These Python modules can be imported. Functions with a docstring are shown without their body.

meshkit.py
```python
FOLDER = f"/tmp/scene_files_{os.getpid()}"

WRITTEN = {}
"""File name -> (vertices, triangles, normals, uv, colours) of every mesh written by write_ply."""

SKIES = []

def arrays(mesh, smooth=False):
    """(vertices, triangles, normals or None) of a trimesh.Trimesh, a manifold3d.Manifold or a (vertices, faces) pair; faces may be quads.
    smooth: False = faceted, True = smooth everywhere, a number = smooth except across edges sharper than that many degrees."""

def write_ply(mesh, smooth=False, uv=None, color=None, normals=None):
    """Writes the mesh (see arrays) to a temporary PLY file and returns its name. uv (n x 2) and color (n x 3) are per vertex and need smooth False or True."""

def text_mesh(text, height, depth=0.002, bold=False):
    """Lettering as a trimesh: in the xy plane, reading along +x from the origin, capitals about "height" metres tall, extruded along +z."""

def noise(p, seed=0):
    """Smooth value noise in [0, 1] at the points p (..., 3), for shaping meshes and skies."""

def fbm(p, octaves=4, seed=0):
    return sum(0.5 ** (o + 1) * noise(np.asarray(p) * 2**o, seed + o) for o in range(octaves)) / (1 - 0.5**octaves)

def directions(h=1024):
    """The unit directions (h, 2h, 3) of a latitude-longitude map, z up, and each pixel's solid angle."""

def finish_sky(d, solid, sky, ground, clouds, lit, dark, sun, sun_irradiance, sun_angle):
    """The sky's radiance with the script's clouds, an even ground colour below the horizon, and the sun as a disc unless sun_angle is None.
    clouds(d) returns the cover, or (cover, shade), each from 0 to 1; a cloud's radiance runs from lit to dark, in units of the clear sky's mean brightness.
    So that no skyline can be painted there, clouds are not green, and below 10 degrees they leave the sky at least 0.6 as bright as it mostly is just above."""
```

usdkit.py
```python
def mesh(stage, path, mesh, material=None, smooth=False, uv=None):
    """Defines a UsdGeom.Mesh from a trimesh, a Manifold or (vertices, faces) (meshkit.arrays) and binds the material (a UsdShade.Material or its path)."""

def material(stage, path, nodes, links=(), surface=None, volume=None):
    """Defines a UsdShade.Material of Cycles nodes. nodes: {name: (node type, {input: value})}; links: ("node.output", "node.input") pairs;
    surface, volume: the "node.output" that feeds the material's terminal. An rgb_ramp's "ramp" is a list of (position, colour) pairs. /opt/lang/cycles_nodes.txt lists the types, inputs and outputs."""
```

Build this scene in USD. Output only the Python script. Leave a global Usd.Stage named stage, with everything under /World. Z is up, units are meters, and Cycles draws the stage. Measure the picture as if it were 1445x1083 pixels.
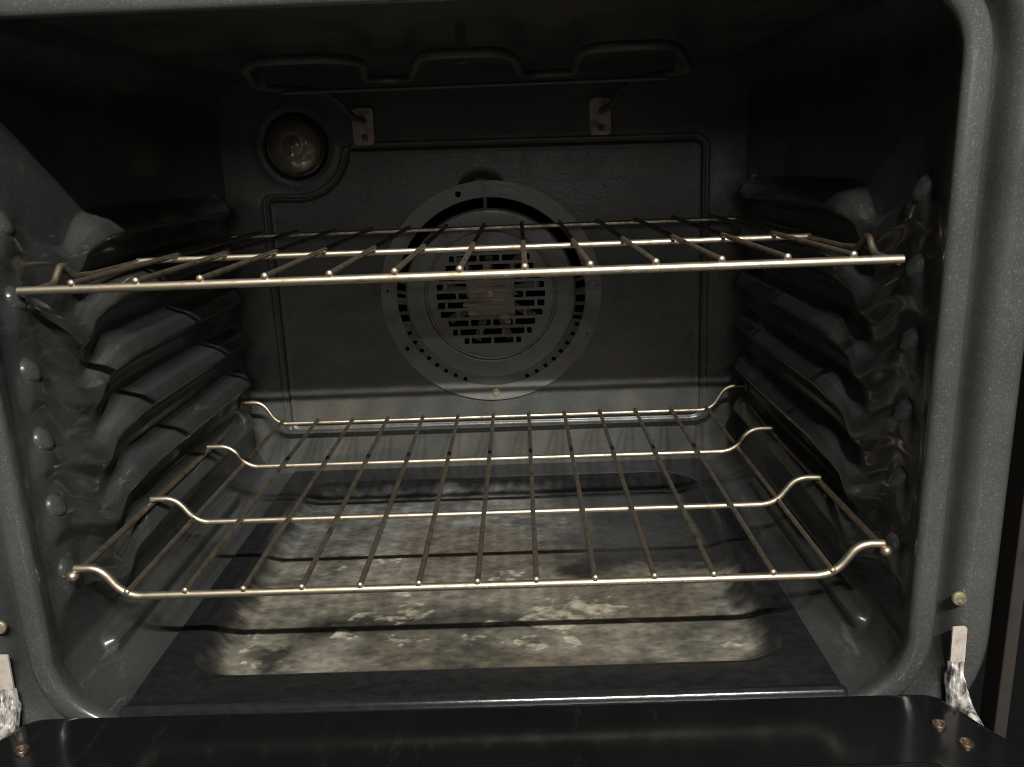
import math
import numpy as np, trimesh, usdkit, meshkit
from pxr import Usd, UsdGeom, UsdLux, UsdShade, Gf, Sdf
from shapely.geometry import Polygon, Point, LineString, box as sbox
from shapely.ops import unary_union

stage = Usd.Stage.CreateInMemory()
UsdGeom.SetStageUpAxis(stage, UsdGeom.Tokens.z)
UsdGeom.SetStageMetersPerUnit(stage, 1.0)
world = UsdGeom.Xform.Define(stage, '/World')
stage.SetDefaultPrim(world.GetPrim())
UsdGeom.Scope.Define(stage, '/World/Looks')

# ---------------------------------------------------------------- camera
EXPOSURE = 0.0
cam = UsdGeom.Camera.Define(stage, '/World/camera')
eye = (0.04052, -0.56736, 0.2806)
RIGHT = (0.99928406, 0.00628365, -0.03730795)
FWD = (-0.0155772, 0.96698256, -0.25436602)
UP = (0.03447779, 0.25476506, 0.96638824)
cam.AddTransformOp().Set(Gf.Matrix4d(*RIGHT, 0, *UP, 0, *[-c for c in FWD], 0, *eye, 1))
cam.CreateHorizontalApertureAttr(36.0)
cam.CreateVerticalApertureAttr(36.0 * 767 / 1024)
cam.CreateFocalLengthAttr(29.435)
cam.CreateClippingRangeAttr(Gf.Vec2f(0.01, 100))
cam.CreateExposureAttr(EXPOSURE)

# ---------------------------------------------------------------- light: a ceiling fitting of three lamps in a row, behind and above the camera
LX, LY, LZ = 0.40, -1.92, 1.745
LAMP = 3350.0
AMBIENT = 0.065
FILL = 9.0
for i in range(3):
    L = UsdLux.RectLight.Define(stage, '/World/ceiling_lamp' + ('_%03d' % i if i else ''))
    L.CreateWidthAttr(0.17); L.CreateHeightAttr(0.022)
    L.CreateIntensityAttr(LAMP)
    L.CreateColorAttr(Gf.Vec3f(1.0, 0.975, 0.93))
    pos = Gf.Vec3d(LX + (i - 1) * 0.29, LY, LZ)
    m = Gf.Matrix4d(); m.SetLookAt(pos, Gf.Vec3d(0, 0.15, 0.05), Gf.Vec3d(0, 0, 1))
    L.AddTransformOp().Set(m.GetInverse())
far = UsdLux.RectLight.Define(stage, '/World/back_wall_fill')      # added fill light for the dim upper back wall, not a known lamp
far.CreateWidthAttr(0.5); far.CreateHeightAttr(0.35); far.CreateIntensityAttr(FILL)
far.CreateColorAttr(Gf.Vec3f(1.0, 0.97, 0.92))
m = Gf.Matrix4d(); m.SetLookAt(Gf.Vec3d(0.12, -2.6, 0.84), Gf.Vec3d(0, 0.3, 0.1), Gf.Vec3d(0, 0, 1))
far.AddTransformOp().Set(m.GetInverse())
dome = UsdLux.DomeLight.Define(stage, '/World/room_light')
dome.CreateIntensityAttr(1.0)
room = usdkit.material(stage, '/World/Looks/room', {"b": ("background_shader", {"color": (1.0, 0.97, 0.93), "strength": AMBIENT})}, surface="b.background")
UsdShade.MaterialBindingAPI.Apply(dome.GetPrim()).Bind(room)

# ---------------------------------------------------------------- helpers
used = set()
def numbered(path):
    if path not in used:
        used.add(path); return path
    k = 1
    while '%s_%03d' % (path, k) in used: k += 1
    p = '%s_%03d' % (path, k); used.add(p); return p

def thing(name, label, cat, group=None):
    p = UsdGeom.Xform.Define(stage, numbered('/World/' + name)).GetPrim()
    p.SetCustomDataByKey('label', label); p.SetCustomDataByKey('category', cat)
    if group: p.SetCustomDataByKey('group', group)
    return p

def part(name, mesh, mat, parent, smooth=35, label=None):
    m = usdkit.mesh(stage, numbered(str(parent.GetPath()) + '/' + name), mesh, mat, smooth=smooth)
    if label: m.GetPrim().SetCustomDataByKey('label', label)
    return m.GetPrim()

cat = trimesh.util.concatenate
def ss(a, b, x):
    t = np.clip((np.asarray(x, float) - a) / (b - a), 0, 1); return t * t * (3 - 2 * t)

def rounded(pts, r, n=7):
    """A polyline with its corners rounded to the given radius."""
    pts = [np.array(p, float) for p in pts]; out = [pts[0]]
    for a, b, c in zip(pts, pts[1:], pts[2:]):
        u, v = a - b, c - b; lu, lv = np.linalg.norm(u), np.linalg.norm(v)
        k = min(r, lu * .49, lv * .49); p, q = b + u / lu * k, b + v / lv * k
        for t in np.linspace(0, 1, n): out.append((1 - t) ** 2 * p + 2 * t * (1 - t) * b + t * t * q)
    out.append(pts[-1]); return np.array(out)

def tube(pts, r, n=12, round_ends=True):
    pts = np.array(pts, float); keep = [0]
    for i in range(1, len(pts)):
        if np.linalg.norm(pts[i] - pts[keep[-1]]) > 1e-5: keep.append(i)
    pts = pts[keep]; rad = np.full(len(pts), float(r))
    T = np.gradient(pts, axis=0); T /= np.linalg.norm(T, axis=1)[:, None]
    if round_ends:
        h, g = [], []
        for a in (90, 60, 30): h.append(pts[0] - T[0] * r * math.sin(math.radians(a)) * .6); g.append(r * max(math.cos(math.radians(a)), .02))
        h2, g2 = [], []
        for a in (30, 60, 90): h2.append(pts[-1] + T[-1] * r * math.sin(math.radians(a)) * .6); g2.append(r * max(math.cos(math.radians(a)), .02))
        T = np.vstack([[T[0]] * 3, T, [T[-1]] * 3]); pts = np.vstack([h, pts, h2]); rad = np.r_[g, rad, g2]
    ref = np.array([0, 0, 1.0]) if abs(T[0][2]) < .9 else np.array([1.0, 0, 0])
    N = ref - T[0] * (ref @ T[0]); N /= np.linalg.norm(N)
    V = []; ang = np.linspace(0, 2 * np.pi, n, endpoint=False)
    for p, t, rr in zip(pts, T, rad):
        N = N - t * (N @ t); N /= np.linalg.norm(N); B = np.cross(t, N)
        V.append(p + rr * (np.cos(ang)[:, None] * N + np.sin(ang)[:, None] * B))
    V = np.vstack(V); F = []
    for i in range(len(pts) - 1):
        for j in range(n):
            a, b = i * n + j, i * n + (j + 1) % n
            F += [[a, b, b + n], [a, b + n, a + n]]
    k = len(V); V = np.vstack([V, pts[0], pts[-1]]); e = (len(pts) - 1) * n
    for j in range(n): F += [[k, (j + 1) % n, j], [k + 1, e + j, e + (j + 1) % n]]
    return trimesh.Trimesh(V, F, process=False)

def grid(P, flip=False, keep=None):
    """A sheet from an array of points (rows, columns, 3)."""
    a, b = P.shape[:2]; i = np.arange(a * b).reshape(a, b)
    q = np.stack([i[:-1, :-1], i[:-1, 1:], i[1:, 1:], i[1:, :-1]], -1).reshape(-1, 4)
    if keep is not None: q = q[keep.ravel()]
    if flip: q = q[:, ::-1]
    f = np.vstack([q[:, [0, 1, 2]], q[:, [0, 2, 3]]])
    m = trimesh.Trimesh(P.reshape(-1, 3), f, process=False); m.remove_unreferenced_vertices(); return m

def lathe_y(prof, c, n=72):
    """Turned about the y axis through c; prof: (radius, y) pairs."""
    a = np.linspace(0, 2 * np.pi, n + 1); prof = np.array(prof)
    P = np.stack([c[0] + prof[:, 0][:, None] * np.cos(a), c[1] + np.repeat(prof[:, 1][:, None], n + 1, 1), c[2] + prof[:, 0][:, None] * np.sin(a)], -1)
    m = grid(P); m.merge_vertices(); return m

def plate_y(poly, y_front, thick, c=(0, 0)):
    """A flat plate facing -y cut from a shapely outline in (x, z)."""
    gs = getattr(poly, 'geoms', [poly]); ms = []
    for g in gs:
        e = trimesh.creation.extrude_polygon(g, thick, engine='earcut')
        v = e.vertices; e.vertices = np.c_[v[:, 0] + c[0], y_front + thick - v[:, 2], v[:, 1] + c[1]]; ms.append(e)
    return cat(ms)

def rbox(x0, x1, y0, y1, z0, z1, r=.0015):
    import manifold3d as m3
    s = [m3.Manifold.sphere(r, 12).translate((x, y, z)) for x in (x0 + r, x1 - r) for y in (y0 + r, y1 - r) for z in (z0 + r, z1 - r)]
    return m3.Manifold.batch_hull(s)

# ---------------------------------------------------------------- materials
def mat(name, nodes, links, surface='p.BSDF'): return usdkit.material(stage, '/World/Looks/' + name, nodes, links, surface=surface)

def enamel(name, base, speck, rough, speck_scale=900, amount=.5, stain=None, bump=.15, coat=0.0, spec=.5, wear=0.0):
    n = {"g": ("texture_coordinate", {}),
         "sp": ("noise_texture", {"scale": speck_scale, "detail": 2.0, "roughness": .6}),
         "sr": ("rgb_ramp", {"ramp": [(.0, (0, 0, 0)), (.56, (0, 0, 0)), (.72, (amount,) * 3), (1, (amount,) * 3)]}),
         "lo": ("noise_texture", {"scale": 9.0, "detail": 5.0, "roughness": .62}),
         "lr": ("rgb_ramp", {"ramp": [(.3, (.7, .7, .7)), (.7, (1.25, 1.22, 1.15))]}),
         "m1": ("mix", {"mix_type": "mix", "color1": base, "color2": speck}),
         "m2": ("mix", {"mix_type": "multiply", "fac": 1.0}),
         "wm": ("mapping", {"scale": (1.0, .22, 1.0)}), "wn": ("noise_texture", {"scale": 60.0, "detail": 6.0, "roughness": .72}),
         "wr": ("rgb_ramp", {"ramp": [(.0, (0, 0, 0)), (.60, (0, 0, 0)), (.70, (wear,) * 3), (1, (wear,) * 3)]}),
         "mw": ("mix", {"color2": (.17, .165, .15)}),
         "ro": ("map_range", {"from_min": .3, "from_max": .7, "to_min": rough * .75, "to_max": rough * 1.35}),
         "bn": ("noise_texture", {"scale": 260.0, "detail": 2.0}),
         "bu": ("bump", {"strength": bump, "distance": .0006}),
         "p": ("principled_bsdf", {"ior": 1.5, "specular_ior_level": spec, "coat_weight": coat, "coat_roughness": .10})}
    l = [("g.object", x + ".vector") for x in ("sp", "lo", "bn")] + [("sp.fac", "sr.fac"), ("sr.color", "m1.fac"), ("lo.fac", "lr.fac"), ("m1.color", "m2.color1"), ("lr.color", "m2.color2"),
         ("lo.fac", "ro.value"), ("ro.result", "p.roughness"), ("bn.fac", "bu.height"), ("bu.normal", "p.normal"), ("bu.normal", "p.coat_normal"), ("m2.color", "mw.color1"), ("g.object", "wm.vector"), ("wm.vector", "wn.vector"), ("wn.fac", "wr.fac"), ("wr.color", "mw.fac"), ("mw.color", "p.base_color")]
    return mat(name, n, l)

M = {}
M['enamel'] = enamel('enamel', (.034, .0375, .0365), (.115, .12, .117), .26, amount=.40, bump=.10, coat=.5, wear=.40)
M['ceiling'] = enamel('ceiling_enamel', (.075, .076, .074), (.12, .125, .12), .40, amount=.3, bump=.2)
M['frame'] = enamel('frame_enamel', (.052, .056, .0535), (.20, .21, .195), .28, speck_scale=950, amount=.42, bump=.10, coat=.6, wear=.12)
M['door'] = enamel('door_enamel', (.006, .0065, .007), (.02, .02, .02), .13, amount=.2, bump=.02, spec=.22, wear=.05)
M['black'] = mat('black_steel', {"p": ("principled_bsdf", {"base_color": (.004, .004, .004), "roughness": .85, "specular_ior_level": .1})}, [])
M['element'] = enamel('element_metal', (.085, .085, .086), (.13, .13, .13), .36, amount=.3)

# back wall: enamel with brown baked-on smears
def back_material(name, base):
    n = {"g": ("texture_coordinate", {}),
         "mp": ("mapping", {"scale": (1.0, 1.0, 2.2), "rotation": (0, .35, 0)}),
         "a": ("noise_texture", {"scale": 7.5, "detail": 5.0, "roughness": .6, "distortion": .8}),
         "ar": ("rgb_ramp", {"ramp": [(.0, (0, 0, 0)), (.47, (0, 0, 0)), (.64, (.85,) * 3), (1, (1,) * 3)]}),
         "mx": ("mix", {"color1": base, "color2": (.102, .092, .073)}),
         "sp": ("noise_texture", {"scale": 700.0, "detail": 2.0}),
         "sr": ("rgb_ramp", {"ramp": [(.0, (0, 0, 0)), (.58, (0, 0, 0)), (.74, (.35,) * 3), (1, (.35,) * 3)]}),
         "ms": ("mix", {"color2": (.26, .26, .24)}),
         "mr": ("mapping", {"scale": (5.0, 5.0, 5.0), "rotation": (0, .9, 0)}),
         "sc": ("noise_texture", {"scale": 34.0, "detail": 8.0, "roughness": .75, "distortion": .6}),
         "ro": ("map_range", {"from_min": .3, "from_max": .7, "to_min": .20, "to_max": .50}),
         "bn": ("noise_texture", {"scale": 220.0, "detail": 3.0}),
         "bu": ("bump", {"strength": .30, "distance": .0008}),
         "p": ("principled_bsdf", {})}
    l = [("g.object", "mp.vector"), ("mp.vector", "a.vector"), ("g.object", "sp.vector"), ("g.object", "sc.vector"), ("g.object", "bn.vector"),
         ("a.fac", "ar.fac"), ("ar.color", "mx.fac"), ("mx.color", "ms.color1"), ("sp.fac", "sr.fac"), ("sr.color", "ms.fac"), ("ms.color", "p.base_color"),
         ("sc.fac", "ro.value"), ("ro.result", "p.roughness"), ("bn.fac", "bu.height"), ("bu.normal", "p.normal")]
    del n["mr"]
    return mat(name, n, l)
M['back'] = back_material('back_enamel', (.062, .066, .061))
M['fan_steel'] = back_material('fan_cover_enamel', (.185, .188, .172))

# oven floor: black enamel; the burnt-on residue in the pan is a colour carried by the sheet, broken up by fine grain
n = {"g": ("texture_coordinate", {}), "so": ("attribute", {"attribute": "soil_color"}), "sr": ("attribute", {"attribute": "soil_rough"}),
     "st": ("mapping", {"scale": (.6, 1.0, 1.0)}),
     "b": ("noise_texture", {"scale": 150.0, "detail": 6.0, "roughness": .7}),
     "br": ("rgb_ramp", {"ramp": [(.30, (.62, .62, .62)), (.5, (1, 1, 1)), (.70, (1.40, 1.38, 1.34))]}),
     "m": ("mix", {"mix_type": "multiply", "fac": 1.0}),
     "bs": ("math", {"math_type": "multiply"}),
     "bu": ("bump", {"strength": .6, "distance": .0012}),
     "p": ("principled_bsdf", {})}
l = [("g.object", "st.vector"), ("st.vector", "b.vector"), ("b.fac", "br.fac"), ("so.color", "m.color1"), ("br.color", "m.color2"), ("m.color", "p.base_color"), ("sr.fac", "p.roughness"),
     ("b.fac", "bs.value1"), ("sr.fac", "bs.value2"), ("bs.value", "bu.height"), ("bu.normal", "p.normal")]
M['floor'] = mat('floor_enamel', n, l)

def metal(name, c1, c2, rough, scale=60.0, lo=.4, hi=.65, metallic=1.0, stretch=(1, 1, 1)):
    n = {"g": ("texture_coordinate", {}), "mp": ("mapping", {"scale": stretch}), "a": ("noise_texture", {"scale": scale, "detail": 4.0, "roughness": .65}),
         "r": ("rgb_ramp", {"ramp": [(lo, c1), (hi, c2), (hi + .10, tuple(.35 * c for c in c2))]}), "ro": ("map_range", {"from_min": .3, "from_max": .7, "to_min": rough * .8, "to_max": rough * 1.4}),
         "bu": ("bump", {"strength": .12, "distance": .0004}), "p": ("principled_bsdf", {"metallic": metallic})}
    l = [("g.object", "mp.vector"), ("mp.vector", "a.vector"), ("a.fac", "r.fac"), ("r.color", "p.base_color"), ("a.fac", "ro.value"), ("ro.result", "p.roughness"), ("a.fac", "bu.height"), ("bu.normal", "p.normal")]
    return mat(name, n, l)
M['bar'] = metal('rack_bar_metal', (.62, .55, .425), (.33, .255, .17), .44, 75, .42, .70)
M['wire'] = metal('rack_wire_metal', (.28, .235, .175), (.10, .075, .05), .48, 90, .40, .68, metallic=.85)
M['plate'] = metal('bracket_metal', (.50, .42, .36), (.34, .27, .22), .45, 120, metallic=.6)
M['brass'] = metal('screw_metal', (.62, .56, .36), (.30, .25, .14), .42, 400, metallic=.8)
M['copper'] = metal('door_screw_metal', (.52, .39, .30), (.28, .18, .13), .34, 400)
M['foil'] = metal('foil_metal', (.60, .57, .53), (.09, .08, .07), .45, 110, .46, .62, metallic=.5, stretch=(1.6, 1.6, .55))  # dark noise patches paint crevice shade into the crumpled metal
M['tab'] = metal('tab_metal', (.62, .57, .50), (.48, .38, .32), .5, 160, metallic=.3)
M['hub'] = metal('fan_metal', (.27, .22, .16), (.11, .088, .064), .5, 60, metallic=.5, stretch=(.3, 1, 4))
M['trim'] = metal('body_trim', (.036, .030, .024), (.018, .015, .012), .6, 40, metallic=.1)
M['glass'] = mat('lamp_glass', {"p": ("principled_bsdf", {"base_color": (.30, .265, .20), "transmission_weight": .1, "metallic": .35, "roughness": .16, "ior": 1.48})}, [])
M['bulb'] = mat('bulb_glass', {"p": ("principled_bsdf", {"base_color": (.45, .38, .26), "roughness": .2, "transmission_weight": .2})}, [])
M['reflector'] = metal('reflector_metal', (.16, .14, .11), (.08, .07, .05), .35, 50, metallic=.5)

# ================================================================ the oven
oven = thing('oven', 'open black enamelled oven with two wire racks inside and its door folded down', 'oven')
YB = 0.470                    # back wall
KB = 1.01766
def bx(x): return .0405 + (x - .0405) * KB
def bz(z): return .2806 + (z - .2806) * KB
PY = YB - .0175               # raised face of the fan cover
ZP, ZC = -0.103, 0.385        # floor plate, ceiling
XW = 0.314                    # side walls
PITCH = 0.0515                # one rack level to the next

# ---- side walls: stamped rack guides, the cove to the floor with its long pressed bead
def ridge(s):
    s = np.asarray(s)
    r = .72 * ss(-.02, .20, s) + .28 * ss(.10, .40, s) - .72 * ss(.39, .66, s) - .28 * ss(.58, .90, s)
    return r

def side_wall(sg):
    pts, nor = [], []
    rt, rb = .040, .042
    for a in np.linspace(90, 0, 14)[:-1]:
        c, s = math.cos(math.radians(a)), math.sin(math.radians(a)); pts.append((XW - rt + rt * c, ZC - rt + rt * s)); nor.append((-c, -s))
    for z in np.linspace(ZC - rt, -.062, 480): pts.append((XW, z)); nor.append((-1, 0))
    for a in np.linspace(0, -90, 40)[1:]:
        c, s = math.cos(math.radians(a)), math.sin(math.radians(a)); pts.append((XW - rb + rb * c, -.062 + rb * s - .0035 * 0)); nor.append((-c, -s))
    pts.append((.255, -.104)); nor.append((0, 1))
    pts, nor = np.array(pts), np.array(nor)
    ys = np.r_[np.linspace(-.032, -.010, 14), np.linspace(-.010, .024, 70)[1:], np.linspace(.024, .17, 90)[1:], np.linspace(.17, YB + .003, 100)[1:]]
    Y, Z = np.meshgrid(ys, pts[:, 1]); NX, NZ = np.repeat(nor[:, :1], len(ys), 1), np.repeat(nor[:, 1:], len(ys), 1); X = np.repeat(pts[:, :1], len(ys), 1)
    flat = (np.abs(X - XW) < 1e-6).astype(float)
    d = np.zeros_like(Y)
    # rack guides on six levels
    dip = .023 * np.exp(-(np.maximum(Y - .080, 0) / .022) ** 2 - (np.minimum(Y - .080, 0) / .036) ** 2) - .003 * ss(.1, .16, Y)
    for k in range(6):
        zk = k * PITCH - .0028
        s = (zk - dip - Z) / PITCH
        amp = .0045 * ss(-.012, .004, Y) + .0065 * ss(.018, .060, Y) +   .0086 * ss(.090, .122, Y + .45 * (Z - zk + .02))
        amp = amp * (1 - ss(.418, .445, Y))
        d += amp * ridge(s)
        # a small round knob at the front of each guide
        d += .0048 * np.sqrt(np.maximum(0, 1 - (((Y - .007) / .0082) ** 2 + ((Z - zk) / .0082) ** 2))) + .0048 * np.exp(-(((Y - .012) / .016) ** 2 + ((Z - zk + .005) / .014) ** 2))
    # hollows between the fronts
    d -= .0010 * np.exp(-((Y - .040) / .022) ** 2) * ss(-.03, .0, Z) * (1 - ss(.255, .28, Z))
    d *= flat
    # bead pressed into the cove
    arc = np.degrees(np.arctan2(-(Z + .062), np.maximum(X - (XW - rb), 1e-6)))
    e = np.maximum(0, np.abs(Y - .190) - .150)
    d += .0092 * np.exp(-((np.hypot(e, (arc - 36) * math.radians(1) * rb)) / .0078) ** 4) * (Z < -.06)
    d += .0006 * (meshkit.fbm(np.stack([Y * 14, Z * 14, X * 0 + sg], -1), 3) - .5)
    X = X + d * NX; Z = Z + d * NZ
    X = X - .0030 * (1 - ss(-.03, -.012, Y)) * flat          # draws in to the opening
    P = np.stack([sg * X, Y, Z], -1)
    return grid(P, flip=(sg > 0))
for sg in (-1, 1):
    part('side_wall', side_wall(sg), M['enamel'], oven, smooth=True)

# ---- ceiling
u, v = np.meshgrid(np.linspace(-.276, .276, 60), np.linspace(-.032, YB + .003, 60))
part('ceiling_panel', grid(np.stack([u, v, ZC - .0006 + 0 * u], -1), flip=True), M['ceiling'], oven, smooth=True)

# ---- back wall: pressed panel outline, a hollow for the lamp, an opening behind the fan cover
FC = (bx(.003), bz(.128))             # fan centre
LC = (bx(-.219), bz(.309))            # lamp centre
xs = np.linspace(-.318, .318, 560); zs = np.linspace(-.116, ZC + .004, 440)
XX, ZZ = np.meshgrid(xs, zs)
import shapely
def near(path):
    return shapely.distance(shapely.points(XX.ravel(), ZZ.ravel()), LineString(path)).reshape(XX.shape)
arc = [(LC[0] + .062 * math.cos(math.radians(a)), LC[1] + .062 * math.sin(math.radians(a))) for a in np.linspace(-82, -8, 12)]
outline = rounded([(-.265, -.040), (-.2645, .2485), (-.226, .247)], .008).tolist() + arc
top = rounded([(-.153, .3045), (.263, .3005), (.2655, -.042), (-.2655, -.040), (-.265, .05)], .013)
d1 = np.minimum(near(outline), near(top))
dist = np.minimum(d1, 9)
inside = Polygon(outline + top.tolist()[:-1]).buffer(0)
ins = shapely.contains_xy(inside, XX.ravel(), ZZ.ravel()).reshape(XX.shape)
disp = .0030 * np.exp(-(dist / .0019) ** 2) - .0010 * np.exp(-((dist - .0048) / .0016) ** 2)
sd = np.where(ins, dist, -dist)
disp -= .0026 * ss(-.004, .004, sd)                           # the panel stands a little proud
lr = np.hypot(XX - LC[0], ZZ - LC[1])
disp += .012 * (1 - ss(.034, .040, lr)) - .0007 * np.exp(-((lr - .046) / .004) ** 2)
disp += .009 * (1 - ss(.014, .030, np.hypot(XX - FC[0] + .007, (ZZ - FC[1] - .126) * 1.15)))      # pressed pocket over the fan cover
fr = np.hypot(XX - FC[0], ZZ - FC[1])
disp += .0005 * (meshkit.fbm(np.stack([XX * 11, ZZ * 11, XX * 0], -1), 3) - .5)
cx, cz = (xs[1:] + xs[:-1]) / 2, (zs[1:] + zs[:-1]) / 2
CX, CZ = np.meshgrid(cx, cz)
keep = (np.hypot(CX - FC[0], CZ - FC[1]) > .1305) & (np.hypot(CX - LC[0], CZ - LC[1]) > .029)
back = part('back_wall', grid(np.stack([XX, YB + disp, ZZ], -1), keep=keep), M['back'], oven, smooth=True)
# fan chamber behind the cover
part('fan_chamber', lathe_y([(.1325, YB + .001), (.1325, YB + .060), (.0, YB + .062)], (FC[0], 0, FC[1])), M['black'], oven, smooth=30)

# ---- fan: hub plate and blades seen through the grille
fan = [rbox(FC[0] - .030, FC[0] + .030, PY + .003, PY + .008, FC[1] - .028, FC[1] + .028, .002)]
hubm = part('fan', usdkit.meshkit.arrays(fan[0])[:2], M['hub'], oven, smooth=30)
for k in range(9):
    a = 2 * math.pi * k / 9 + .2
    b = trimesh.creation.box((.040, .0012, .010)); b.apply_translation((.041, 0, 0))
    b.apply_transform(trimesh.transformations.rotation_matrix(.45, (1, 0, 0)))
    b.apply_transform(trimesh.transformations.rotation_matrix(-a, (0, 1, 0)))
    b.apply_translation((FC[0], PY + .010, FC[1]))
    part('fan_blade', b, M['hub'], hubm, smooth=30)

# ---- fan cover
flange = Point(0, 0).buffer(.1365, 96).difference(Point(0, 0).buffer(.1165, 96))
for hx, hz, hr in ((-.0345, .1215, .0036), (-.1085, -.066, .0026), (-.128, .0075, .0016), (.118, -.055, .0012)):
    flange = flange.difference(Point(hx, hz).buffer(hr, 12))
cover = [plate_y(flange, YB - .0064, .0018, FC)]
na = 160; rr = np.array([.1172, .1164, .1100, .1046, .1035]); yy = np.array([YB - .0064, YB - .0068, PY + .0050, PY + .0010, PY])
A = np.linspace(0, 2 * np.pi, na + 1)
P = np.stack([FC[0] + rr[:, None] * np.cos(A), np.repeat(yy[:, None], na + 1, 1), FC[1] + rr[:, None] * np.sin(A)], -1)
kp = np.ones((4, na), bool)
for j in range(na):
    deg = 360 * (j + .5) / na
    low = 198 < deg < 342
    if low:
        if abs(deg - 270) > 17: kp[1, j] = (j % 3 != 0)
    else:
        kp[1, j] = kp[2, j] = (j % 3 == 0) and (deg < 14 or deg > 166) or (j % 40 == 0)
cone = grid(P, keep=kp); cover.append(cone)
cover.append(lathe_y([(.1035, PY), (.1022, PY - .0016), (.099, PY - .0022), (.084, PY - .0022), (.0815, PY - .0012), (.0805, PY + .0012), (.0785, PY + .0016), (.0772, PY + .0002), (.0765, PY - .0002)], (FC[0], 0, FC[1]), 96))
coverp = part('fan_cover', cat(cover), M['fan_steel'], oven, smooth=30)
disc = Point(0, 0).buffer(.0768, 64); slots = []
rows = 13; pitch = .0113
for i in range(-6, 7):
    zc = i * pitch
    if abs(zc) > .066: continue
    half = math.sqrt(max(.0665 ** 2 - zc ** 2, 0)); off = .0137 if i % 2 else 0
    for k in range(-4, 5):
        x0, x1 = k * .0275 + off - .0121, k * .0275 + off + .0121
        x0, x1 = max(x0, -half), min(x1, half)
        if abs(zc) < .02 and x1 > -.023 and x0 < .025:
            if x0 < -.028: x1 = min(x1, -.026 + .004 * math.sin(i * 2.3))
            elif x1 > .030: x0 = max(x0, .027 + .004 * math.sin(i * 3.1))
            else: continue
        if x1 - x0 > .005: slots.append(sbox(x0, zc - .0037, x1, zc + .0037).buffer(-.0011).buffer(.0011, 3))
part('grille', plate_y(disc.difference(unary_union(slots)), PY - .0004, .0016, FC), M['fan_steel'], coverp, smooth=30)
def screw(x, y, z, r, m, parent, name='screw', axis='y'):
    prof = [(0.0, -.0010), (r * .22, -.0010), (r * .26, -.0014), (r * .6, -.0014), (r * .90, -.0010), (r, -.0002), (r, .0015)]
    return part(name, lathe_y(prof[::-1], (x, y, z), 20), m, parent, smooth=30)
wob_ = [(.0190 + .0030 * math.sin(5 * a) + .0015 * math.sin(11 * a + 1) + .0190 * max(0.0, math.cos(3.5 * a + .4)) ** 4) * np.array([math.cos(a), math.sin(a)]) for a in np.linspace(0, 2 * math.pi, 160, endpoint=False)]
part('hub_plate', plate_y(Polygon(wob_).buffer(.0005), PY - .0010, .0008, FC), M['hub'], coverp, smooth=30)
screw(FC[0] - .001, PY - .0011, FC[1] + .002, .0042, M['plate'], coverp)
screw(FC[0] + .001, YB - .0066, FC[1] - .1265, .0055, M['brass'], coverp)
screw(FC[0] + .126, YB - .0066, FC[1] + .006, .006, M['fan_steel'], coverp)

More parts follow.
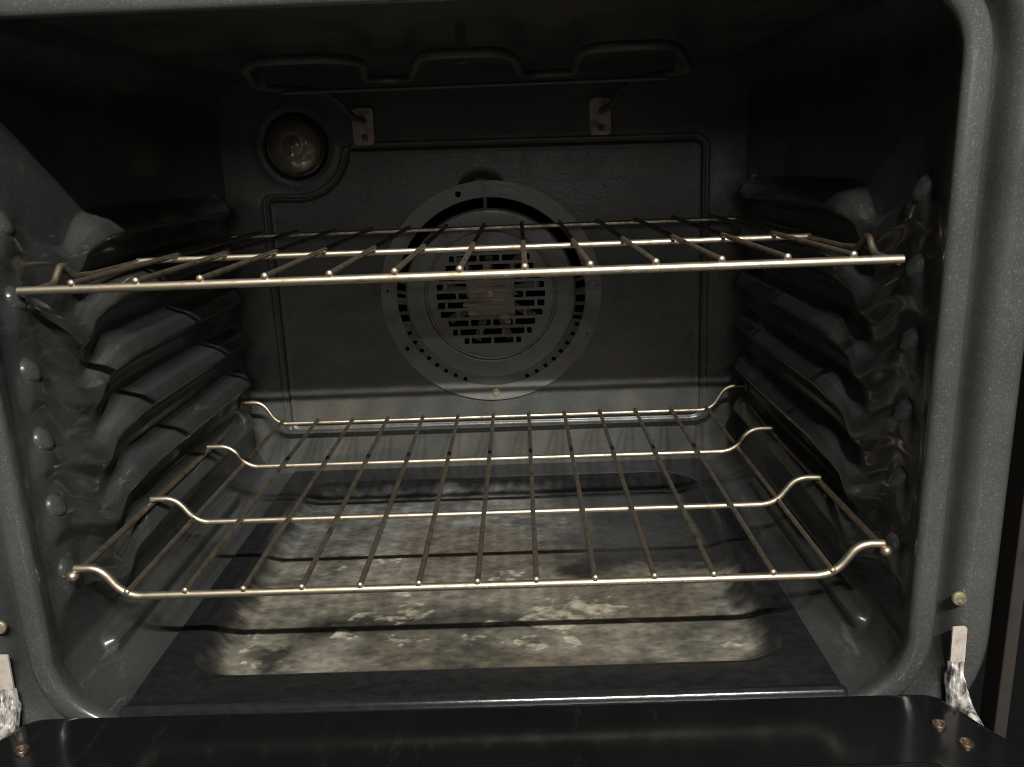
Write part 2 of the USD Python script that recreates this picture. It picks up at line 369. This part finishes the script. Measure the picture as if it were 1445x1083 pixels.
# ---- oven lamp: glass cap in its hollow
lamp = part('oven_lamp', lathe_y([(.0355, YB + .003), (.0352, YB + .0005), (.0335, YB - .0010), (.0318, YB - .0005), (.0305, YB + .002), (.026, YB + .030), (.012, YB + .034), (.0, YB + .034)], (LC[0], 0, LC[1]), 48), M['reflector'], oven, smooth=35)
gl = [(.0312, YB + .004), (.0312, YB - .003)]
for a in np.linspace(0, 84, 22):
    r = .031 * math.cos(math.radians(a)); gl.append((r, YB - .0035 - .013 * math.sin(math.radians(a)) + .0010 * math.exp(-((r - .012) / .003) ** 2)))
gl += [(.0026, YB - .0165), (.0022, YB - .0195), (.0, YB - .0205)]
part('lamp_glass', lathe_y(gl, (LC[0], 0, LC[1]), 48), M['glass'], lamp, smooth=50)

# ---- broil element hanging under the ceiling, with its terminals at the back wall
ZE = .3625
path = [(bx(-.136), YB - .004, bz(.334)), (-.146, YB - .030, bz(.336)), (-.160, YB - .075, ZE), (-.215, .30, ZE), (-.175, .14, ZE), (-.155, .105, ZE), (-.095, .105, ZE), (-.080, .14, ZE), (-.102, .275, ZE), (-.060, .285, ZE),
        (-.036, .14, ZE), (-.028, .108, ZE), (.030, .108, ZE), (.040, .14, ZE), (.048, .290, ZE), (.098, .285, ZE), (.092, .14, ZE), (.100, .105, ZE), (.160, .105, ZE), (.172, .14, ZE), (.212, .30, ZE), (.163, YB - .075, ZE), (.148, YB - .030, bz(.337)), (bx(.139), YB - .004, bz(.335))]
el = part('heating_element', tube(rounded(path, .03, 9), .0038, 12), M['element'], oven, smooth=True)
for x in (-.19, .0, .19):
    part('element_clip', usdkit.meshkit.arrays(rbox(x - .004, x + .004, .125 if x == 0 else .24, (.125 if x == 0 else .24) + .002, ZE - .006, ZC, .0008))[:2], M['element'], el, smooth=30)
part('element_crossbar', tube([(-.19, .31, ZE - .006), (.19, .31, ZE - .006)], .0022, 8), M['element'], el, smooth=True)
for x, z in ((bx(-.137), bz(.328)), (bx(.138), bz(.329))):
    o = sbox(-.0125, -.021, .0125, .021).buffer(-.005).buffer(.005, 4).difference(Point(.001, -.0125).buffer(.0042, 10))
    b = part('terminal_bracket', plate_y(o, YB - .0052, .0016, (x, z)), M['plate'], oven, smooth=30)
    screw(x + .001, YB - .0045, z - .0125, .0046, M['element'], b)

# ---- floor plate with its shallow pan
xs = np.r_[np.linspace(-.2695, -.20, 70), np.linspace(-.20, .20, 350)[1:-1], np.linspace(.20, .2695, 70)]
ys = np.r_[np.linspace(-.034, .06, 90), np.linspace(.06, .38, 260)[1:-1], np.linspace(.38, YB - .001, 70)]
XX, YY = np.meshgrid(xs, ys)
pan = sbox(-.243, .012, .246, .425).buffer(-.045).buffer(.045, 12)
pd = shapely.distance(shapely.points(XX.ravel(), YY.ravel()), pan.exterior).reshape(XX.shape)
pin = shapely.contains_xy(pan, XX.ravel(), YY.ravel()).reshape(XX.shape)
sd = np.where(pin, pd, -pd)
ZZ = ZP + .0012 - .016 * ss(-.003, .024, sd)
ZZ += .0026 * np.exp(-((YY + .0275) / .0030) ** 2) - .0030 * ss(.2668, .2695, np.abs(XX)) - .004 * ss(-.0305, -.034, YY)
ZZ += .0006 * (meshkit.fbm(np.stack([XX * 9, YY * 9, 0 * XX], -1), 3, 4) - .5)
Q = np.stack([XX, YY, 0 * XX], -1)
def nz(sx, sy, o, seed): return meshkit.fbm(Q * np.array([sx, sy, 1.0]), o, seed)
w1 = nz(11, 15, 6, 7) - .5; w2 = nz(30, 46, 6, 17) - .5; w3 = nz(75, 110, 5, 23) - .5; w4 = nz(6, 8, 4, 31) - .5; w5 = nz(190, 270, 3, 51) - .5
pv = ss(.004, .030, sd + .014 * w2 + .010 * w3)
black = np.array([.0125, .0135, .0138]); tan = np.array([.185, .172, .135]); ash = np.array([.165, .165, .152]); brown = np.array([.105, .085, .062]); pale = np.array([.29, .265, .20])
dark_right_rear = ss(.045, .125, XX + .16 * w1 + .05 * w2) * ss(.185, .225, YY + .10 * w1 + .05 * w2)  # darker towards the right rear of the pan
band = np.exp(-((YY - .118 + .09 * w1) / .024) ** 2) * ss(-.20, -.12, XX + .12 * w1) * (1 - ss(.03, .11, XX + .14 * w1))
patch = np.exp(-(((XX + .168 + .09 * w1) / .020) ** 2 + ((YY - .062 + .09 * w2) / .014) ** 2)) + .8 * np.exp(-(((XX + .150 + .06 * w2) / .012) ** 2 + ((YY - .105 + .06 * w2) / .012) ** 2))
cover = pv * (1 - .96 * dark_right_rear) * (1 - .74 * np.clip(1.25 * band, 0, 1)) * (1 - .85 * np.clip(patch * 1.2, 0, 1))
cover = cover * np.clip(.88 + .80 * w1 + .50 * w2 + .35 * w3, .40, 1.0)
back_ash = ss(.16, .34, YY + .12 * w4)
col = tan[None, None] * (1 - back_ash[..., None]) + ash[None, None] * back_ash[..., None]
bm = np.clip(ss(.02, .22, w4 + .5 * w1 + .12 * np.exp(-(((XX - .03) / .08) ** 2 + ((YY - .25) / .05) ** 2))), 0, 1)[..., None] * .75
col = col * (1 - bm) + brown * bm
col = col * np.clip(.92 + .7 * w1 + .8 * w2 + .6 * w3 + .5 * w5, .45, 1.6)[..., None]
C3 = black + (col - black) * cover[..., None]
crust = np.zeros_like(XX)
for cx_, cy_, rx, ry, sc in ((-.100, .112, .034, .020, 1.0), (-.062, .128, .024, .020, .85), (.095, .122, .045, .026, 1.05), (.05, .110, .020, .014, .8), (.012, .104, .014, .012, .85), (-.070, .082, .026, .007, .95), (-.02, .080, .022, .004, .8), (.028, .079, .016, .006, .9), (.078, .086, .012, .010, .85), (-.165, .215, .018, .03, .55), (-.10, .24, .03, .012, .5), (.02, .19, .05, .02, .55), (.20, .062, .020, .008, .7), (-.205, .085, .012, .03, .7), (-.19, .05, .02, .008, .6), (-.08, .165, .012, .014, .7)):
    crust = np.maximum(crust, sc * np.exp(-((((XX - cx_ + .045 * w1) / rx) ** 2 + ((YY - cy_ + .045 * w2) / ry) ** 2))))
ck = ss(.50, .62, crust * (1 + 1.3 * w2 + 1.6 * w3 + 1.1 * w5) + .3 * w2)
ckc = pale * np.clip(.85 + 2.4 * w3 + 1.0 * w2 + 1.6 * w5, .25, 1.6)[..., None]
C3 = C3 + (ckc - C3) * (ck * pv * .75)[..., None]
drops = ss(.285, .31, nz(160, 210, 2, 77) * nz(40, 50, 2, 78)) * 0 + (nz(150, 200, 1, 41) > .965) * pv * .5
C3 = C3 + (pale * .8 - C3) * (drops * .6)[..., None]
ZZ += .0005 * ck * pv * (1 + 2 * w3) + .0004 * cover * (w2 + w3)
rough = .17 + .42 * np.clip(cover * 1.2, 0, 1) + .12 * ck
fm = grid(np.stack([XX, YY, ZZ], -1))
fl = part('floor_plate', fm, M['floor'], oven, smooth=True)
pvapi = UsdGeom.PrimvarsAPI(fl)
from pxr import Vt
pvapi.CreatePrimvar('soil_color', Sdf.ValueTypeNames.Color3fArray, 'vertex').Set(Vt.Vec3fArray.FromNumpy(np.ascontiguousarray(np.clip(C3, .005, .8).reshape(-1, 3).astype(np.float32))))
pvapi.CreatePrimvar('soil_rough', Sdf.ValueTypeNames.FloatArray, 'vertex').Set(Vt.FloatArray.FromNumpy(np.ascontiguousarray(rough.ravel().astype(np.float32))))

# ---- front frame: a pressed ring round the opening
def ring_path(w, zb, zt, rb, rt, n=16):
    p = []
    for (cx_, cz_, r, a0) in ((w - rb, zb + rb, rb, -90), (w - rt, zt - rt, rt, 0), (-w + rt, zt - rt, rt, 90), (-w + rb, zb + rb, rb, 180)):
        for a in np.linspace(a0, a0 + 90, n): p.append((cx_, cz_, math.cos(math.radians(a)), math.sin(math.radians(a)), r))
    return p
prof = [(.010, -.014), (.0055, -.022), (.0025, -.030), (.0012, -.0345), (.0016, -.0370), (.003, -.0390), (.0055, -.0402), (.0095, -.0406), (.0135, -.0402), (.0170, -.0386), (.0195, -.0355), (.0213, -.0310), (.0225, -.0260), (.0237, -.0222), (.0255, -.0208), (.0272, -.0222), (.0284, -.0262), (.0296, -.0315), (.0312, -.0365), (.0335, -.0402), (.0365, -.0422), (.040, -.0428), (.0475, -.0428), (.0515, -.0420), (.0548, -.0402), (.0575, -.0372), (.0592, -.0325), (.0600, -.026), (.0600, -.006)]
base = ring_path(.3055, -.1045, .3725, .050, .041)
P = np.zeros((len(base) + 1, len(prof), 3))
for i in range(len(base) + 1):
    cx_, cz_, c, s, r = base[i % len(base)]
    for j, (d, y) in enumerate(prof): P[i, j] = (cx_ + (r + d) * c, y, cz_ + (r + d) * s)
frm = grid(P); frm.fix_normals() if False else None
part('front_frame', frm, M['frame'], oven, smooth=45)
for sg in (-1, 1):
    screw(sg * .336, -.0428, -.0225, .0050, M['brass'], oven, name='frame_screw')

# ---- hinge covers: a flat tab above, crumpled foil-like sheet spreading below
rng = np.random.default_rng(5)
def hinge_sheet(sg):
    nu, nv = 60, 34
    U, V = np.meshgrid(np.linspace(0, 1, nu), np.linspace(0, 1, nv), indexing='ij')
    z = -.0690 - .052 * U - .010 * U * V
    xl = .3312 - .0005 * U - .0015 * np.sin(U * 5); xr = .3425 + .0030 * U + .0125 * ss(.20, 1, U)
    x = xl + (xr - xl) * V
    y = -.0455 - .003 * np.sin(math.pi * V) - .014 * U ** 1.5
    q = np.stack([x * 150, z * 60, V * 0 + sg], -1)
    y -= .0105 * (meshkit.fbm(q, 5, 3) - .45) * ss(0, .12, U)
    y -= .0045 * np.exp(-((V - .86) / .08) ** 2) * ss(.05, .3, U)            # rolled outer edge
    y -= .0025 * np.exp(-((V - .08) / .06) ** 2)
    x += .0016 * (meshkit.fbm(q * 1.7, 3, 8) - .5) * ss(0, .15, U)
    f = np.stack([sg * x, y, z], -1)
    g2 = f.copy(); g2[..., 1] += .0007
    return cat([grid(f, flip=sg > 0), grid(g2, flip=sg < 0)])
for sg in (-1, 1):
    o = sbox(-.0050, -.0145, .0050, .0145).buffer(-.002).buffer(.002, 4)
    tb = plate_y(o, -.0462, .0016, (0, 0)); v = tb.vertices; v[:, 0] += v[:, 2] * -.03; tb.vertices = v + np.array([.3372, 0, -.0570]); tb.vertices[:, 0] *= sg
    if sg < 0: tb.invert()
    hc = part('hinge_cover', hinge_sheet(sg), M['foil'], oven, smooth=50, label='crumpled torn silvery metal sheet over the door hinge')
    part('tab', tb, M['tab'], hc, smooth=30)
    part('hinge_arm', tube(rounded([(sg * .338, -.030, -.094), (sg * .340, -.060, -.098), (sg * .343, -.086, -.112)], .01), .0045, 10), M['foil'], hc, smooth=True)

# ---- body behind the frame, seen in the gap at the side
for sg in (1,):
    part('body_side', usdkit.meshkit.arrays(rbox(min(sg * .3705, sg * .3885), max(sg * .3705, sg * .3885), .004, .40, -.22, .42, .001))[:2], M['black'], oven, smooth=30)
    part('body_trim', usdkit.meshkit.arrays(rbox(min(sg * .3975, sg * .4075), max(sg * .3975, sg * .4075), -.002, .40, -.25, .42, .0015))[:2], M['trim'], oven, smooth=30)

# ---- cabinet beside it, added as a black ground for the dark gap
for sg in (1,):
    cb = thing('black_backing', 'black cabinet front in shadow beside the oven\'s ' + ('right' if sg > 0 else 'left') + ' edge', 'backing')
    part('front', usdkit.meshkit.arrays(rbox(min(sg * .4095, sg * .75), max(sg * .4095, sg * .75), .012, .42, -.35, .60, .002))[:2], M['black'], cb, smooth=30)

# ---- door folded down
right = [(.300, -.050), (.313, -.0505), (.322, -.054), (.329, -.066), (.336, -.084), (.346, -.102), (.357, -.114), (.366, -.127), (.370, -.145)]
outl = [(-x, y) for x, y in right[::-1]] + right + [(.370, -.47), (-.370, -.47)]
poly = Polygon(outl)
dv = trimesh.creation.extrude_polygon(poly.buffer(-.0015), .030, engine='earcut'); dv.apply_translation((0, 0, -.1205))
top_ = []
ring = []
for off, dz in ((0, -.004), (-.0008, -.0018), (-.0028, -.0004), (-.0055, 0)):
    e = poly.buffer(off, join_style=1)
    pts = np.array([e.exterior.interpolate(t, normalized=True).coords[0] for t in np.linspace(0, 1, 401)])
    ring.append(np.c_[pts, np.full(len(pts), -.0900 + dz)])
rg = grid(np.array(ring))
if rg.face_normals[:, 2].mean() < 0: rg.invert()
inner = poly.buffer(-.0055, join_style=1)
up = trimesh.creation.extrude_polygon(inner, .0005, engine='earcut'); up.apply_translation((0, 0, -.0905))
dv = trimesh.creation.extrude_polygon(poly.buffer(-.0004), .030, engine='earcut'); dv.apply_translation((0, 0, -.1240))
door = part('door', cat([rg, up, dv]), M['door'], oven, smooth=40)
gl_o = sbox(-.300, -.445, .300, -.1225).buffer(-.02).buffer(.02, 8)
rim = gl_o.difference(gl_o.buffer(-.010, join_style=1))
rm = trimesh.creation.extrude_polygon(rim, .003, engine='earcut'); rm.apply_translation((0, 0, -.0895))
e1 = []
for off, dz in ((0, 0), (-.001, .0022), (-.003, .0034), (-.006, .0034), (-.008, .0020), (-.009, 0)):
    e = gl_o.buffer(off, join_style=1)
    pts = np.array([e.exterior.interpolate(t, normalized=True).coords[0] for t in np.linspace(0, 1, 301)])
    e1.append(np.c_[pts, np.full(len(pts), -.0899 + dz)])
rm = grid(np.array(e1))
if rm.face_normals[:, 2].mean() < 0: rm.invert()
part('window_rim', rm, M['door'], door, smooth=True)
for sg in (-1, 1):
    for x, y in ((.3065, -.087), (.3150, -.106)):
        prof2 = [(.0001, .0024), (.0018, .0024), (.0022, .0015), (.0026, .0026), (.0042, .0021), (.0049, .0007), (.0049, -.002)]
        a = np.linspace(0, 2 * np.pi, 21); pr = np.array(prof2)
        P = np.stack([sg * x + pr[:, 0][:, None] * np.cos(a), y + pr[:, 0][:, None] * np.sin(a), -.0900 + np.repeat(pr[:, 1][:, None], 21, 1)], -1)
        mm = grid(P)
        if mm.face_normals[:, 2].mean() < 0: mm.invert()
        part('door_screw', mm, M['copper'], door, smooth=30)

# ================================================================ racks
rb_, rw = .0030, .0022
def wire_x(i): return -.2635 + i * (.527 / 12)
# lower rack: its crossbars dip between the side rails
D = .431
low = thing('oven_rack', 'lower wire oven rack whose crossbars step down from the side rails', 'oven rack')
for k, y in enumerate((0, .134, .277, D)):
    xe = .300 if k < 3 else .311
    ins_ = (.266, .262, .260, .271)[k]; zr = 0 if k < 3 else .005
    zl = -.024
    pts = [(-xe, y, zr), (-ins_ - .016, y, zr), (-ins_ + .001, y, zl), (ins_ - .001, y, zl), (ins_ + .016, y, zr), (xe, y, zr)]
    part('crossbar', tube(rounded(pts, .013, 9), rb_ if k in (0,) else .0026, 12), M['bar'], low, smooth=True)
for sg in (-1, 1):
    pts = [(sg * .3005, -.001, -.0045), (sg * .3005, .02, -.0048), (sg * .3005, .30, -.0048), (sg * .309, .40, -.0070), (sg * .3145, .4305, -.0105), (sg * .3125, .4305, .008)]
    part('side_rail', tube(rounded(pts, .006, 7), .0027, 12), M['wire'], low, smooth=True)
    b = trimesh.creation.icosphere(2, .0042); b.apply_translation((sg * .3015, -.002, -.0050))
    part('rail_end', b, M['bar'], low, smooth=True)
for i in range(13):
    x = wire_x(i)
    part('wire', tube([(x, -.0012, -.024 + rb_ + rw - .0014), (x, .2, -.024 + rb_ + rw - .0012), (x, D - .001, -.024 + rb_ + rw - .0014)], rw, 10), M['wire'], low, smooth=True)
    # bright cut end welded on the front bar
    c = trimesh.creation.icosphere(2, .0027); c.apply_scale((1, .8, 1)); c.apply_translation((x, -.0014, -.024 + rb_ + .0012))
    part('wire_end', c, M['bar'], low, smooth=True)
# upper rack: flat, a kink in each side rail near the front
ZU = .2085
upr = thing('oven_rack', 'upper flat wire oven rack with a straight front bar and kinked rails', 'oven rack')
for y, r in ((0, .0031), (.181, .0027), (D, .0026)):
    xo = -.003
    xe = (.300, .2985, .300)[(0, .181, D).index(y)]
    part('crossbar', tube([(-xe + xo, y, ZU), (0, y, ZU), (xe + xo, y, ZU)], r, 12), M['bar'], upr, smooth=True)
for sg in (-1, 1):
    x = sg * .2975 - .003
    pts = [(x, 0, ZU - .002), (x, .040, ZU - .001), (x, .053, ZU + .0125), (x, .069, ZU + .001), (x, .10, ZU - .001), (x, .42, ZU - .001), (x, D, ZU)]
    part('side_rail', tube(rounded(pts, .006, 7), .0026, 12), M['wire'], upr, smooth=True)
for i in range(13):
    x = wire_x(i) * 1.004 - .001
    part('wire', tube([(x, -.0012, ZU + rb_ + rw - .0012), (x, .2, ZU + rb_ + rw - .0012), (x, D - .001, ZU + rb_ + rw - .0012)], rw, 10), M['wire'], upr, smooth=True)
    c = trimesh.creation.icosphere(2, .0027); c.apply_scale((1, .8, 1)); c.apply_translation((x, -.0014, ZU + rb_ + .0014))
    part('wire_end', c, M['bar'], upr, smooth=True)
